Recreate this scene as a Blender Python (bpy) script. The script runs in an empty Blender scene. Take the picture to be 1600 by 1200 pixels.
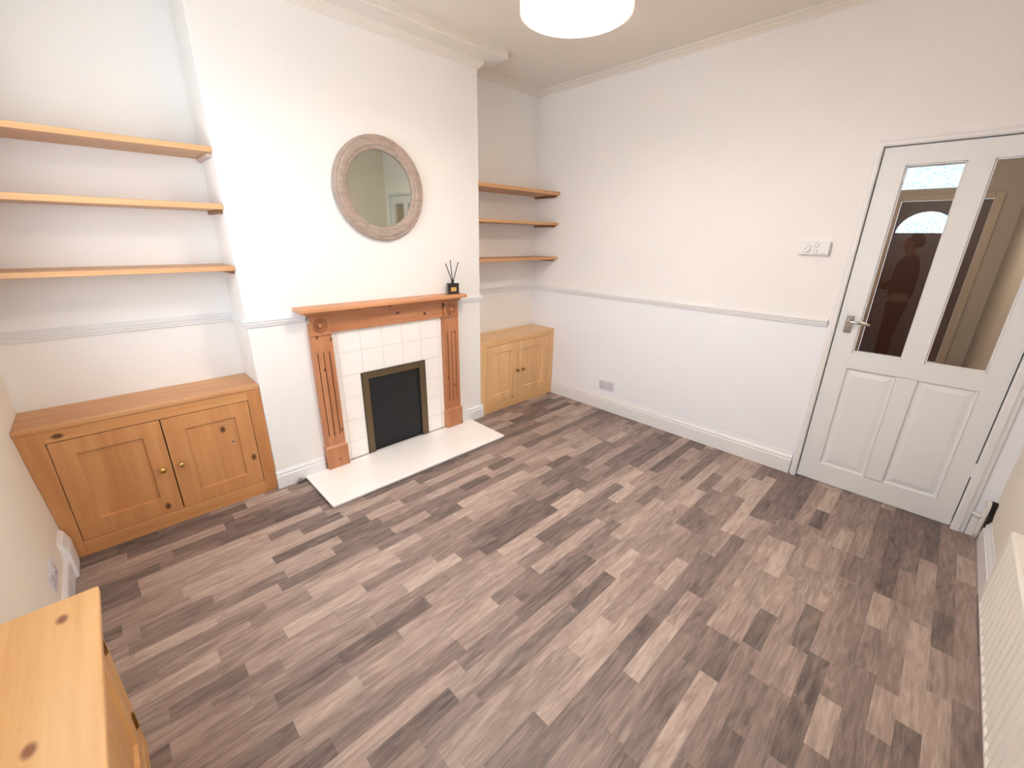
import bpy, bmesh, math, random
from mathutils import Vector, Matrix
random.seed(7)
COL = bpy.context.scene.collection
sc = bpy.context.scene
R = math.radians

# ------------------------------------------------------------------ dimensions (metres)
W = 3.594            # wall with the glazed door
YB = -0.3023         # front of the chimney breast
YC = -3.414         # wall with the radiator
XL, XR = 0.9589, 2.6355
F0 = -0.008          # top of the floor
H = 2.722

# ------------------------------------------------------------------ colour + materials
def lin(c):
    return tuple((v/255/12.92 if v/255 <= .04045 else ((v/255+.055)/1.055)**2.4) for v in c) + (1,)

def newmat(name):
    m = bpy.data.materials.new(name); m.use_nodes = True
    nt = m.node_tree; b = nt.nodes['Principled BSDF']
    return m, nt, b

def N(nt, kind, **kw):
    n = nt.nodes.new(kind)
    for k, v in kw.items():
        if k in n.inputs.keys(): n.inputs[k].default_value = v
        else: setattr(n, k, v)
    return n

def plain(name, rgb, rough=.5, metal=0, bump=0, bscale=200, coat=0):
    m, nt, b = newmat(name)
    b.inputs['Base Color'].default_value = lin(rgb)
    b.inputs['Roughness'].default_value = rough
    b.inputs['Metallic'].default_value = metal
    b.inputs['Coat Weight'].default_value = coat
    tc = N(nt, 'ShaderNodeTexCoord')
    nz = N(nt, 'ShaderNodeTexNoise'); nz.inputs['Scale'].default_value = bscale
    nt.links.new(tc.outputs['Object'], nz.inputs['Vector'])
    mx = N(nt, 'ShaderNodeMapRange'); mx.inputs['To Min'].default_value = max(0, rough-.04); mx.inputs['To Max'].default_value = min(1, rough+.04)
    nt.links.new(nz.outputs['Fac'], mx.inputs['Value']); nt.links.new(mx.outputs['Result'], b.inputs['Roughness'])
    if bump:
        bp = N(nt, 'ShaderNodeBump'); bp.inputs['Strength'].default_value = bump; bp.inputs['Distance'].default_value = .002
        nt.links.new(nz.outputs['Fac'], bp.inputs['Height']); nt.links.new(bp.outputs['Normal'], b.inputs['Normal'])
    return m

def wallmat(name, rgb, low=None):
    m, nt, b = newmat(name)
    b.inputs['Roughness'].default_value = .75
    tc = N(nt, 'ShaderNodeTexCoord')
    n1 = N(nt, 'ShaderNodeTexNoise'); n1.inputs['Scale'].default_value = 1.6; n1.inputs['Detail'].default_value = 3
    n2 = N(nt, 'ShaderNodeTexNoise'); n2.inputs['Scale'].default_value = 160; n2.inputs['Detail'].default_value = 2
    n3 = N(nt, 'ShaderNodeTexNoise'); n3.inputs['Scale'].default_value = 4; n3.inputs['Detail'].default_value = 2
    for n in (n1, n2, n3): nt.links.new(tc.outputs['Object'], n.inputs['Vector'])
    mx = N(nt, 'ShaderNodeMix', data_type='RGBA')
    mx.inputs['A'].default_value = lin(rgb); mx.inputs['B'].default_value = lin([min(255, c*.975) for c in rgb])
    nt.links.new(n1.outputs['Fac'], mx.inputs['Factor'])
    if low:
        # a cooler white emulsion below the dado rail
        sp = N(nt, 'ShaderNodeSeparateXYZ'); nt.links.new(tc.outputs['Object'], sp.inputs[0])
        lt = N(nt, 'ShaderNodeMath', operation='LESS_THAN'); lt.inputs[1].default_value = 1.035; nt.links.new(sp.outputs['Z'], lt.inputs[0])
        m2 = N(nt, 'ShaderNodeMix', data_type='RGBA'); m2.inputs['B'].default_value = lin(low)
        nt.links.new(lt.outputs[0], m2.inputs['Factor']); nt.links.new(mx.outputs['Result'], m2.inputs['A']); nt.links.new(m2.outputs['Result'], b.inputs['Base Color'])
    else: nt.links.new(mx.outputs['Result'], b.inputs['Base Color'])
    ad = N(nt, 'ShaderNodeMath', operation='MULTIPLY_ADD'); ad.inputs[1].default_value = 6.0
    nt.links.new(n3.outputs['Fac'], ad.inputs[0]); nt.links.new(n2.outputs['Fac'], ad.inputs[2])
    bp = N(nt, 'ShaderNodeBump'); bp.inputs['Strength'].default_value = .25; bp.inputs['Distance'].default_value = .0012
    nt.links.new(ad.outputs[0], bp.inputs['Height']); nt.links.new(bp.outputs['Normal'], b.inputs['Normal'])
    return m

def pine(name, light, dark, knot, axis='X', rough=.45, knots=1.0, kscale=7.0, coat=.15, flat='Y'):
    """softwood: grain stretched along axis, scattered knots with rings"""
    m, nt, b = newmat(name)
    tc = N(nt, 'ShaderNodeTexCoord')
    oi = N(nt, 'ShaderNodeObjectInfo')
    # shift per object so that boards differ
    off = N(nt, 'ShaderNodeVectorMath', operation='SCALE'); off.inputs[0].default_value = (3.1, 5.7, 8.3)
    nt.links.new(oi.outputs['Random'], off.inputs['Scale'])
    add = N(nt, 'ShaderNodeVectorMath', operation='ADD')
    nt.links.new(tc.outputs['Object'], add.inputs[0]); nt.links.new(off.outputs[0], add.inputs[1])
    sc1 = {'X': (1.6, 26, 26), 'Y': (26, 1.6, 26), 'Z': (26, 26, 1.6)}[axis]
    sc2 = {'X': (.5, 5, 5), 'Y': (5, .5, 5), 'Z': (5, 5, .5)}[axis]
    sck = {'X': (.62, 1, 1), 'Y': (1, .62, 1), 'Z': (1, 1, .62)}[axis]
    def scaled(v):
        q = N(nt, 'ShaderNodeVectorMath', operation='MULTIPLY'); q.inputs[1].default_value = v
        nt.links.new(add.outputs[0], q.inputs[0]); return q
    g = N(nt, 'ShaderNodeTexNoise'); g.inputs['Scale'].default_value = 1; g.inputs['Detail'].default_value = 6; g.inputs['Roughness'].default_value = .6; g.inputs['Distortion'].default_value = .6
    nt.links.new(scaled(sc1).outputs[0], g.inputs['Vector'])
    g2 = N(nt, 'ShaderNodeTexNoise'); g2.inputs['Scale'].default_value = 1; g2.inputs['Detail'].default_value = 2
    nt.links.new(scaled(sc2).outputs[0], g2.inputs['Vector'])
    mixf = N(nt, 'ShaderNodeMath', operation='ADD'); nt.links.new(g.outputs['Fac'], mixf.inputs[0]); nt.links.new(g2.outputs['Fac'], mixf.inputs[1])
    cr = N(nt, 'ShaderNodeMapRange'); cr.inputs['From Min'].default_value = .72; cr.inputs['From Max'].default_value = 1.3
    nt.links.new(mixf.outputs[0], cr.inputs['Value'])
    mx = N(nt, 'ShaderNodeMix', data_type='RGBA'); mx.inputs['A'].default_value = lin(light); mx.inputs['B'].default_value = lin(dark)
    nt.links.new(cr.outputs['Result'], mx.inputs['Factor'])
    vo = N(nt, 'ShaderNodeTexVoronoi', voronoi_dimensions='2D'); vo.inputs['Scale'].default_value = kscale; vo.inputs['Randomness'].default_value = 1
    sx = N(nt, 'ShaderNodeSeparateXYZ'); nt.links.new(scaled(sck).outputs[0], sx.inputs[0]); cx = N(nt, 'ShaderNodeCombineXYZ')
    for i, ax in enumerate([c for c in 'XYZ' if c != flat]): nt.links.new(sx.outputs[ax], cx.inputs[i])
    nt.links.new(cx.outputs[0], vo.inputs['Vector'])
    # size of every knot from its cell colour; most cells have none
    sep = N(nt, 'ShaderNodeSeparateColor'); nt.links.new(vo.outputs['Color'], sep.inputs[0])
    sz = N(nt, 'ShaderNodeMapRange'); sz.inputs['From Min'].default_value = 1-.30*knots; sz.inputs['From Max'].default_value = 1-.30*knots+.14; sz.inputs['To Min'].default_value = -.2; sz.inputs['To Max'].default_value = .07
    nt.links.new(sep.outputs[0], sz.inputs['Value'])
    dv = N(nt, 'ShaderNodeMath', operation='SUBTRACT'); nt.links.new(sz.outputs['Result'], dv.inputs[0]); nt.links.new(vo.outputs['Distance'], dv.inputs[1])
    kf = N(nt, 'ShaderNodeMapRange'); kf.inputs['From Min'].default_value = -.045; kf.inputs['From Max'].default_value = .02
    nt.links.new(dv.outputs[0], kf.inputs['Value'])
    mk = N(nt, 'ShaderNodeMix', data_type='RGBA'); mk.inputs['B'].default_value = lin(knot)
    nt.links.new(kf.outputs['Result'], mk.inputs['Factor']); nt.links.new(mx.outputs['Result'], mk.inputs['A'])
    nt.links.new(mk.outputs['Result'], b.inputs['Base Color'])
    b.inputs['Roughness'].default_value = rough; b.inputs['Coat Weight'].default_value = coat; b.inputs['Coat Roughness'].default_value = .3
    bp = N(nt, 'ShaderNodeBump'); bp.inputs['Strength'].default_value = .12; bp.inputs['Distance'].default_value = .001
    nt.links.new(g.outputs['Fac'], bp.inputs['Height']); nt.links.new(bp.outputs['Normal'], b.inputs['Normal'])
    return m

def floormat():
    m, nt, b = newmat('vinyl_planks'); L = nt.links.new
    def mth(op, a, bb=None, c=None):
        n = N(nt, 'ShaderNodeMath', operation=op)
        for i, v in enumerate((a, bb, c)):
            if v is None: continue
            if isinstance(v, (int, float)): n.inputs[i].default_value = v
            else: L(v, n.inputs[i])
        return n.outputs[0]
    tc = N(nt, 'ShaderNodeTexCoord'); sp = N(nt, 'ShaderNodeSeparateXYZ'); L(tc.outputs['Object'], sp.inputs[0])
    x, y = sp.outputs['X'], sp.outputs['Y']
    v = mth('MULTIPLY', mth('ADD', y, .0085), 1/.0663)
    row = mth('FLOOR', v); fv = mth('FRACT', v)
    wn = N(nt, 'ShaderNodeTexWhiteNoise', noise_dimensions='1D'); L(row, wn.inputs['W'])
    r1 = wn.outputs['Value']
    u = mth('ADD', mth('MULTIPLY', x, 1/.36), mth('MULTIPLY', r1, 37.0))
    u = mth('ADD', u, mth('MULTIPLY', mth('SINE', mth('MULTIPLY', u, 2.3)), .30))
    cell = mth('FLOOR', u); fu = mth('FRACT', u)
    cv = N(nt, 'ShaderNodeCombineXYZ'); L(cell, cv.inputs[0]); L(row, cv.inputs[1])
    w2 = N(nt, 'ShaderNodeTexWhiteNoise', noise_dimensions='2D'); L(cv.outputs[0], w2.inputs['Vector'])
    tone = w2.outputs['Value']
    # grain
    def gv(sx, sy, k):
        c = N(nt, 'ShaderNodeCombineXYZ')
        L(mth('ADD', mth('MULTIPLY', x, sx), mth('MULTIPLY', tone, 41*k)), c.inputs[0]); L(mth('ADD', mth('MULTIPLY', y, sy), mth('MULTIPLY', tone, 17*k)), c.inputs[1]); L(mth('MULTIPLY', tone, 9), c.inputs[2])
        return c.outputs[0]
    g1 = N(nt, 'ShaderNodeTexNoise'); g1.inputs['Scale'].default_value = 1; g1.inputs['Detail'].default_value = 7; g1.inputs['Roughness'].default_value = .74; g1.inputs['Distortion'].default_value = 1.1
    L(gv(5.5, 75, 1), g1.inputs['Vector'])
    g2 = N(nt, 'ShaderNodeTexNoise'); g2.inputs['Scale'].default_value = 1; g2.inputs['Detail'].default_value = 3; g2.inputs['Distortion'].default_value = 1.8
    L(gv(4.0, 24, 1.7), g2.inputs['Vector'])
    g3 = N(nt, 'ShaderNodeTexNoise'); g3.inputs['Scale'].default_value = 1; g3.inputs['Detail'].default_value = 4
    L(gv(22, 260, 1), g3.inputs['Vector'])
    t = mth('ADD', mth('MULTIPLY', tone, .62), mth('MULTIPLY', mth('SUBTRACT', g1.outputs['Fac'], .5), .75))
    t = mth('ADD', t, mth('MULTIPLY', mth('SUBTRACT', g2.outputs['Fac'], .5), .75))
    t = mth('ADD', t, mth('MULTIPLY', mth('SUBTRACT', g3.outputs['Fac'], .5), .22))
    t = mth('ADD', t, .19)
    rp = N(nt, 'ShaderNodeValToRGB'); e = rp.color_ramp.elements
    e[0].position = 0; e[0].color = lin((78, 69, 67)); e[1].position = 1; e[1].color = lin((190, 174, 163))
    for p, c in ((.25, (111, 97, 92)), (.5, (140, 122, 115)), (.75, (168, 149, 139))):
        q = e.new(p); q.color = lin(c)
    L(t, rp.inputs['Fac'])
    # seams
    s1 = mth('LESS_THAN', fv, .018); s2 = mth('LESS_THAN', fu, .005)
    seam = mth('MULTIPLY', mth('MAXIMUM', s1, s2), .16)
    mx = N(nt, 'ShaderNodeMix', data_type='RGBA'); mx.inputs['B'].default_value = lin((70, 58, 54))
    L(seam, mx.inputs['Factor']); L(rp.outputs['Color'], mx.inputs['A']); L(mx.outputs['Result'], b.inputs['Base Color'])
    L(mth('ADD', mth('MULTIPLY', g1.outputs['Fac'], .15), .42), b.inputs['Roughness'])
    b.inputs['Specular IOR Level'].default_value = .35
    bp = N(nt, 'ShaderNodeBump'); bp.inputs['Strength'].default_value = .15; bp.inputs['Distance'].default_value = .001
    L(g1.outputs['Fac'], bp.inputs['Height']); L(bp.outputs['Normal'], b.inputs['Normal'])
    return m

def glassmat(name, tint=(255, 255, 255), bump=0, rough=0, bscale=90):
    """thin pane: fresnel reflection over straight transmission, or rippled translucent glass"""
    m = bpy.data.materials.new(name); m.use_nodes = True; nt = m.node_tree; nt.nodes.clear(); L = nt.links.new
    out = N(nt, 'ShaderNodeOutputMaterial')
    # Schlick reflectance of a thin two-sided sheet: about 8 % head-on
    fr = N(nt, 'ShaderNodeLayerWeight'); fr.inputs['Blend'].default_value = .5
    pw = N(nt, 'ShaderNodeMath', operation='POWER'); pw.inputs[1].default_value = 5; L(fr.outputs['Facing'], pw.inputs[0])
    ma = N(nt, 'ShaderNodeMath', operation='MULTIPLY_ADD'); ma.inputs[1].default_value = .92; ma.inputs[2].default_value = .08; L(pw.outputs[0], ma.inputs[0])
    gl = N(nt, 'ShaderNodeBsdfGlossy'); gl.inputs['Roughness'].default_value = rough if bump else .0
    if bump:
        tr = N(nt, 'ShaderNodeBsdfRefraction'); tr.inputs['IOR'].default_value = 1.06; tr.inputs['Roughness'].default_value = rough
        tc = N(nt, 'ShaderNodeTexCoord'); mp = N(nt, 'ShaderNodeMapping'); mp.inputs['Scale'].default_value = (1, 1, 1.9)
        nz = N(nt, 'ShaderNodeTexNoise'); nz.inputs['Scale'].default_value = bscale; nz.inputs['Detail'].default_value = 1; nz.inputs['Distortion'].default_value = 1.5
        L(tc.outputs['Object'], mp.inputs[0]); L(mp.outputs[0], nz.inputs['Vector'])
        bp = N(nt, 'ShaderNodeBump'); bp.inputs['Strength'].default_value = bump; bp.inputs['Distance'].default_value = .02
        L(nz.outputs['Fac'], bp.inputs['Height'])
        for n in (gl, tr, fr): L(bp.outputs['Normal'], n.inputs['Normal'])
        n2 = N(nt, 'ShaderNodeTexNoise'); n2.inputs['Scale'].default_value = bscale*.27; n2.inputs['Detail'].default_value = 2; n2.inputs['Distortion'].default_value = 2.2
        L(mp.outputs[0], n2.inputs['Vector'])
        rp = N(nt, 'ShaderNodeValToRGB'); e = rp.color_ramp.elements; e[0].position = .44; e[0].color = lin((150, 178, 208)); e[1].position = .53; e[1].color = lin(tint)  # bluish streaks in the tint stand in for light bent by the ripples
        L(n2.outputs['Fac'], rp.inputs[0]); L(rp.outputs[0], tr.inputs['Color'])
    else:
        tr = N(nt, 'ShaderNodeBsdfTransparent')
    tr.inputs['Color'].default_value = lin(tint)
    mx = N(nt, 'ShaderNodeMixShader'); L(ma.outputs[0], mx.inputs[0]); L(tr.outputs[0], mx.inputs[1]); L(gl.outputs[0], mx.inputs[2])
    L(mx.outputs[0], out.inputs[0])
    return m

def emit(name, rgb, s):
    m, nt, b = newmat(name)
    b.inputs['Base Color'].default_value = lin(rgb); b.inputs['Emission Color'].default_value = lin(rgb); b.inputs['Emission Strength'].default_value = s
    return m

M = {}
M['wall'] = wallmat('white_wall_paint', (238, 236, 234))
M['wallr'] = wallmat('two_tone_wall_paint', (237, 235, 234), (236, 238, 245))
M['wallc'] = wallmat('cream_bounce_wall_paint', (234, 227, 215))  # cream; the left wall's warm bounce light is mixed into this colour
M['ceil'] = wallmat('ceiling_paint', (230, 224, 215))
M['trim'] = plain('white_gloss_trim', (229, 229, 231), .35, bump=.1, bscale=60)
M['door'] = plain('white_door_paint', (226, 227, 229), .38, bump=.12, bscale=70)
M['floor'] = floormat()
M['pineL'] = pine('orange_pine', (207, 154, 102), (180, 120, 70), (96, 56, 34), 'X', knots=1.4)
M['pineLv'] = pine('orange_pine_upright', (205, 150, 99), (176, 116, 68), (96, 56, 34), 'Z', knots=1.4)
M['pineLt'] = pine('orange_pine_top', (207, 158, 110), (184, 128, 80), (110, 68, 42), 'X', knots=.6, flat='Z')
M['pineRt'] = pine('honey_pine_top', (230, 192, 144), (208, 162, 110), (140, 92, 56), 'X', knots=.4, flat='Z')
M['mantt'] = pine('antique_pine_top', (206, 148, 102), (172, 110, 70), (84, 50, 32), 'X', knots=.3, flat='Z', coat=.3)
M['pineR'] = pine('honey_pine', (228, 188, 138), (206, 156, 104), (140, 92, 56), 'X', knots=.5)
M['pineRv'] = pine('honey_pine_upright', (228, 190, 142), (208, 162, 110), (140, 92, 56), 'Z', knots=.9)
M['shelfp'] = pine('shelf_pine', (208, 164, 116), (180, 130, 84), (110, 70, 44), 'X', knots=.3, flat='Z')
M['mant'] = pine('antique_pine', (198, 140, 98), (162, 100, 64), (72, 42, 28), 'X', knots=1.2, kscale=10, coat=.3)
M['mantv'] = pine('antique_pine_upright', (196, 138, 97), (158, 98, 62), (72, 42, 28), 'Z', knots=1.7, kscale=13, coat=.3)
M['groove'] = plain('dark_groove', (112, 58, 32), .6)  # dark brown for the flute strips and rosette rings
M['boxtop'] = pine('varnished_pine_top', (232, 192, 138), (212, 160, 102), (140, 90, 60), 'Y', knots=1.8, kscale=8, coat=.35, rough=.35, flat='Z')
M['boxv'] = pine('varnished_pine_upright', (214, 166, 104), (186, 132, 76), (120, 76, 46), 'Z', knots=.4, coat=.35, flat='X')
M['brass'] = plain('polished_brass', (214, 178, 104), .22, 1)
M['brassd'] = plain('aged_brass', (150, 112, 60), .35, 1)
M['chrome'] = plain('satin_chrome', (190, 184, 178), .22, 1)
M['tile'] = plain('white_glazed_tile', (248, 244, 240), .22, bump=.04, bscale=14, coat=.4)
M['grout'] = plain('pale_grout', (216, 208, 200), .8)
M['bronze'] = plain('bronze_metal', (112, 96, 72), .42, .6)
M['black'] = plain('black_board', (20, 20, 24), .65)
M['bottle'] = plain('dark_brown_glass', (28, 16, 18), .12, coat=.6)
M['gold'] = plain('gold_label', (214, 178, 96), .35, .6)
M['reed'] = plain('black_reed', (18, 18, 20), .7)
M['ink'] = plain('dark_ink', (60, 52, 40), .7)
M['plastic'] = plain('white_plastic', (226, 225, 224), .35)
M['plasticg'] = plain('grey_plastic', (206, 205, 214), .4)
M['darkp'] = plain('dark_slot', (60, 58, 62), .6)
M['mframe'] = None
M['rad'] = plain('cream_radiator_enamel', (228, 224, 215), .4)
M['pipe'] = plain('white_painted_pipe', (226, 222, 216), .45)
M['gap'] = plain('dark_gap', (34, 28, 26), .9)
M['brown'] = plain('brown_front_door_paint', (84, 50, 40), .4)
M['hall'] = wallmat('hall_wall_paint', (204, 196, 187))
M['hallwood'] = plain('varnished_wood', (188, 140, 90), .45)
M['shade'] = None
M['mirror'] = plain('mirror_silver', (214, 222, 212), .01, 1)
M['mirror'].node_tree.nodes['Principled BSDF'].inputs['Roughness'].default_value = 0
for l in list(M['mirror'].node_tree.links):
    if l.to_socket.name == 'Roughness': M['mirror'].node_tree.links.remove(l)
M['pane'] = glassmat('clear_pane')
M['frost'] = glassmat('rippled_pane', (236, 244, 250), bump=.6, rough=.12)

def mframemat():
    m, nt, b = newmat('limed_wood_frame'); L = nt.links.new
    tc = N(nt, 'ShaderNodeTexCoord'); n1 = N(nt, 'ShaderNodeTexNoise'); n1.inputs['Scale'].default_value = 55; n1.inputs['Detail'].default_value = 6; n1.inputs['Distortion'].default_value = .6
    mp = N(nt, 'ShaderNodeMapping'); mp.inputs['Scale'].default_value = (.3, 1, 1)
    L(tc.outputs['Object'], mp.inputs[0]); L(mp.outputs[0], n1.inputs['Vector'])
    r = N(nt, 'ShaderNodeValToRGB'); e = r.color_ramp.elements; e[0].position = .3; e[0].color = lin((146, 130, 120)); e[1].position = .75; e[1].color = lin((172, 155, 145))
    L(n1.outputs['Fac'], r.inputs[0]); L(r.outputs[0], b.inputs['Base Color']); b.inputs['Roughness'].default_value = .6
    return m
M['mframe'] = mframemat()

def shademat():
    m = bpy.data.materials.new('white_shade_fabric'); m.use_nodes = True; nt = m.node_tree; nt.nodes.clear(); L = nt.links.new
    out = N(nt, 'ShaderNodeOutputMaterial'); d = N(nt, 'ShaderNodeBsdfDiffuse'); t = N(nt, 'ShaderNodeBsdfTranslucent')
    d.inputs[0].default_value = lin((240, 236, 228)); t.inputs[0].default_value = lin((250, 226, 190))
    w = N(nt, 'ShaderNodeTexNoise'); w.inputs['Scale'].default_value = 300
    bp = N(nt, 'ShaderNodeBump'); bp.inputs['Strength'].default_value = .1; L(w.outputs['Fac'], bp.inputs['Height']); L(bp.outputs[0], d.inputs['Normal'])
    mx = N(nt, 'ShaderNodeMixShader'); mx.inputs[0].default_value = .4
    L(d.outputs[0], mx.inputs[1]); L(t.outputs[0], mx.inputs[2]); L(mx.outputs[0], out.inputs[0])
    return m
M['shade'] = shademat()

# ------------------------------------------------------------------ object helpers
ORIG = {}
def thing(name, label, cat, loc, group=None, kind=None):
    o = bpy.data.objects.new(name, None); COL.objects.link(o); o.location = loc; o.empty_display_size = .1
    ORIG[o] = Vector(loc)
    if kind: o['kind'] = kind
    if label: o['label'] = label
    if cat: o['category'] = cat
    if group: o['group'] = group
    return o

def obj(name, bm, mat, parent=None, bevel=0, smooth=False, label=None, seg=2, kind=None, cat=None, loc=None, group=None, angle=35):
    """bm holds world coordinates; the object's origin is its parent's (or loc)"""
    me = bpy.data.meshes.new(name)
    bmesh.ops.recalc_face_normals(bm, faces=bm.faces)
    o = bpy.data.objects.new(name, me)
    org = ORIG[parent] if parent else Vector(loc or (0, 0, 0))
    bmesh.ops.translate(bm, verts=bm.verts, vec=-org)
    bm.to_mesh(me); bm.free()
    for mm in (mat if isinstance(mat, (list, tuple)) else [mat]): me.materials.append(mm)
    COL.objects.link(o)
    if parent: o.parent = parent
    else: o.location = org
    ORIG[o] = org
    if bevel:
        md = o.modifiers.new('bevel', 'BEVEL'); md.width = bevel; md.segments = seg; md.limit_method = 'ANGLE'; md.angle_limit = R(angle)
    if smooth:
        for p in me.polygons: p.use_smooth = True
    if label: o['label'] = label
    if kind: o['kind'] = kind
    if cat: o['category'] = cat
    if group: o['group'] = group
    return o

def box(bm, x0, x1, y0, y1, z0, z1, mi=0):
    x0, x1 = sorted((x0, x1)); y0, y1 = sorted((y0, y1)); z0, z1 = sorted((z0, z1))
    v = [bm.verts.new(p) for p in ((x0, y0, z0), (x1, y0, z0), (x1, y1, z0), (x0, y1, z0), (x0, y0, z1), (x1, y0, z1), (x1, y1, z1), (x0, y1, z1))]
    for f in ((0, 3, 2, 1), (4, 5, 6, 7), (0, 1, 5, 4), (1, 2, 6, 5), (2, 3, 7, 6), (3, 0, 4, 7)):
        q = bm.faces.new([v[i] for i in f]); q.material_index = mi
    return v
def B(*a, **k):
    bm = bmesh.new(); box(bm, *a, **k); return bm

def sweep(bm, prof, path, caps=True):
    """prof: closed list of (out, z); path: xy points walked with the room on the right"""
    n = len(path); rings = []
    dirs = [(Vector(path[i+1])-Vector(path[i])).normalized() for i in range(n-1)]
    nor = [Vector((d.y, -d.x)) for d in dirs]
    for i, p in enumerate(path):
        if i == 0: m = nor[0]
        elif i == n-1: m = nor[-1]
        else:
            m = nor[i-1]+nor[i]; m = m/(m.dot(nor[i]))
        rings.append([bm.verts.new((p[0]+m.x*o, p[1]+m.y*o, z)) for o, z in prof])
    k = len(prof)
    for a, b in zip(rings, rings[1:]):
        for j in range(k): bm.faces.new((a[j], a[(j+1) % k], b[(j+1) % k], b[j]))
    if caps: bm.faces.new(rings[0]); bm.faces.new(rings[-1][::-1])

def lathe(bm, prof, c, axis='Z', seg=32, ang0=0, cap=True, mi=0):
    """prof: (radius, along)"""
    rings = []
    for r, t in prof:
        ring = []
        for i in range(seg):
            a = 2*math.pi*i/seg+ang0; p = (r*math.cos(a), r*math.sin(a))
            q = {'Z': (p[0], p[1], t), 'Y': (p[0], t, p[1]), 'X': (t, p[0], p[1])}[axis]
            ring.append(bm.verts.new((c[0]+q[0], c[1]+q[1], c[2]+q[2])))
        rings.append(ring)
    for a, b in zip(rings, rings[1:]):
        for i in range(seg):
            f = bm.faces.new((a[i], a[(i+1) % seg], b[(i+1) % seg], b[i])); f.material_index = mi
    if cap:
        for r in (rings[0], rings[-1]):
            f = bm.faces.new(r); f.material_index = mi

def tube(bm, pts, r, seg=12):
    pts = [Vector(p) for p in pts]; rings = []
    up = Vector((0.13, .21, 1)).normalized()
    for i, p in enumerate(pts):
        d = (pts[min(i+1, len(pts)-1)]-pts[max(i-1, 0)]).normalized()
        a = d.cross(up if abs(d.dot(up)) < .9 else Vector((1, 0, 0))).normalized(); b2 = d.cross(a).normalized()
        if rings and a.dot(pa) < 0: a, b2 = -a, -b2
        pa = a
        rr = r[i] if isinstance(r, (list, tuple)) else r
        rings.append([bm.verts.new(p+a*rr*math.cos(2*math.pi*k/seg)+b2*rr*math.sin(2*math.pi*k/seg)) for k in range(seg)])
    for a, b in zip(rings, rings[1:]):
        for k in range(seg): bm.faces.new((a[k], a[(k+1) % seg], b[(k+1) % seg], b[k]))
    bm.faces.new(rings[0]); bm.faces.new(rings[-1])

def rect(bm, mp, u0, u1, v0, v1, d, mi=0):
    f = bm.faces.new([bm.verts.new(mp(u, v, d)) for u, v in ((u0, v0), (u1, v0), (u1, v1), (u0, v1))]); f.material_index = mi

def loops(bm, mp, lp, mi=0):
    """nested rectangular loops (u0,u1,v0,v1,depth) joined into bands"""
    prev = None
    for (u0, u1, v0, v1, d) in lp:
        cur = [bm.verts.new(mp(u, v, d)) for u, v in ((u0, v0), (u1, v0), (u1, v1), (u0, v1))]
        if prev:
            for i in range(4):
                f = bm.faces.new((prev[i], prev[(i+1) % 4], cur[(i+1) % 4], cur[i])); f.material_index = mi
        prev = cur
    return prev

def panel_slab(bm, mp, U, P, th, rec, slope, raised=0):
    """slab with one sunk panel; front at depth 0, back at -th"""
    last = loops(bm, mp, [(U[0], U[1], U[2], U[3], -th), (U[0], U[1], U[2], U[3], 0), (P[0], P[1], P[2], P[3], 0),
                          (P[0]+slope, P[1]-slope, P[2]+slope, P[3]-slope, -rec)] +
                 ([(P[0]+slope+.012, P[1]-slope-.012, P[2]+slope+.012, P[3]-slope-.012, -rec),
                   (P[0]+slope+.028, P[1]-slope-.028, P[2]+slope+.028, P[3]-slope-.028, -rec+raised)] if raised else []))
    bm.faces.new(last)
    bm.faces.new([bm.verts.new(mp(u, v, -th)) for u, v in ((U[0], U[2]), (U[1], U[2]), (U[1], U[3]), (U[0], U[3]))])
    bmesh.ops.remove_doubles(bm, verts=bm.verts, dist=1e-6)

mpBack = lambda F: (lambda u, v, d: (u, F-d, v))
mpRight = lambda X: (lambda u, v, d: (X-d, u, v))
mpLeft = lambda X: (lambda u, v, d: (X+d, u, v))

# ------------------------------------------------------------------ room shell
T = .10
obj('floor', B(-.62, W+.02, YC-T, .02, F0-.1, F0), M['floor'], kind='structure')
obj('ceiling', B(-.62, W+.1, YC-T, T, H, H+.1), M['ceil'], kind='structure')
# back wall with both alcoves, chimney breast in front of it
obj('wall_back', B(-T, W+T, 0, T, F0-.05, H), M['wall'], kind='structure')
obj('wall_chimney_breast', B(XL, XR, YB, -.0005, F0-.05, H-.0005), M['wall'], kind='structure', bevel=.004)
# left wall, its foot leaning into the room, then a recess beside the camera
bm = bmesh.new()
prof = [(-T, F0-.05), (.0385, F0-.05), (.0385, F0), (.024, .25), (.010, .5), (0, .69), (0, H-.0005), (-T, H-.0005)]
WY0, WY1, WZ0, WZ1 = -1.98, -.62, 1.02, 2.22
def wall_piece(pr, y0, y1):
    a = [bm.verts.new((x, y1, z)) for x, z in pr]; b = [bm.verts.new((x, y0, z)) for x, z in pr]
    for i in range(len(pr)): bm.faces.new((a[i], a[(i+1) % len(pr)], b[(i+1) % len(pr)], b[i]))
    bm.faces.new(a); bm.faces.new(b)
low = prof[:6]+[(0, WZ0), (-T, WZ0)]
wall_piece(prof, -2.17, WY0); wall_piece(prof, WY1, -.0005); wall_piece(low, WY0, WY1); box(bm, -T, 0, WY0, WY1, WZ1, H-.0005)
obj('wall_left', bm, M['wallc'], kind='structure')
obj('wall_recess_side', B(-.6, -T, -2.17, -2.08, F0-.05, H-.0005), M['wall'], kind='structure')
obj('wall_recess_back', B(-.68, -.6, YC, -2.08, F0-.05, H-.0005), M['wall'], kind='structure')
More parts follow.
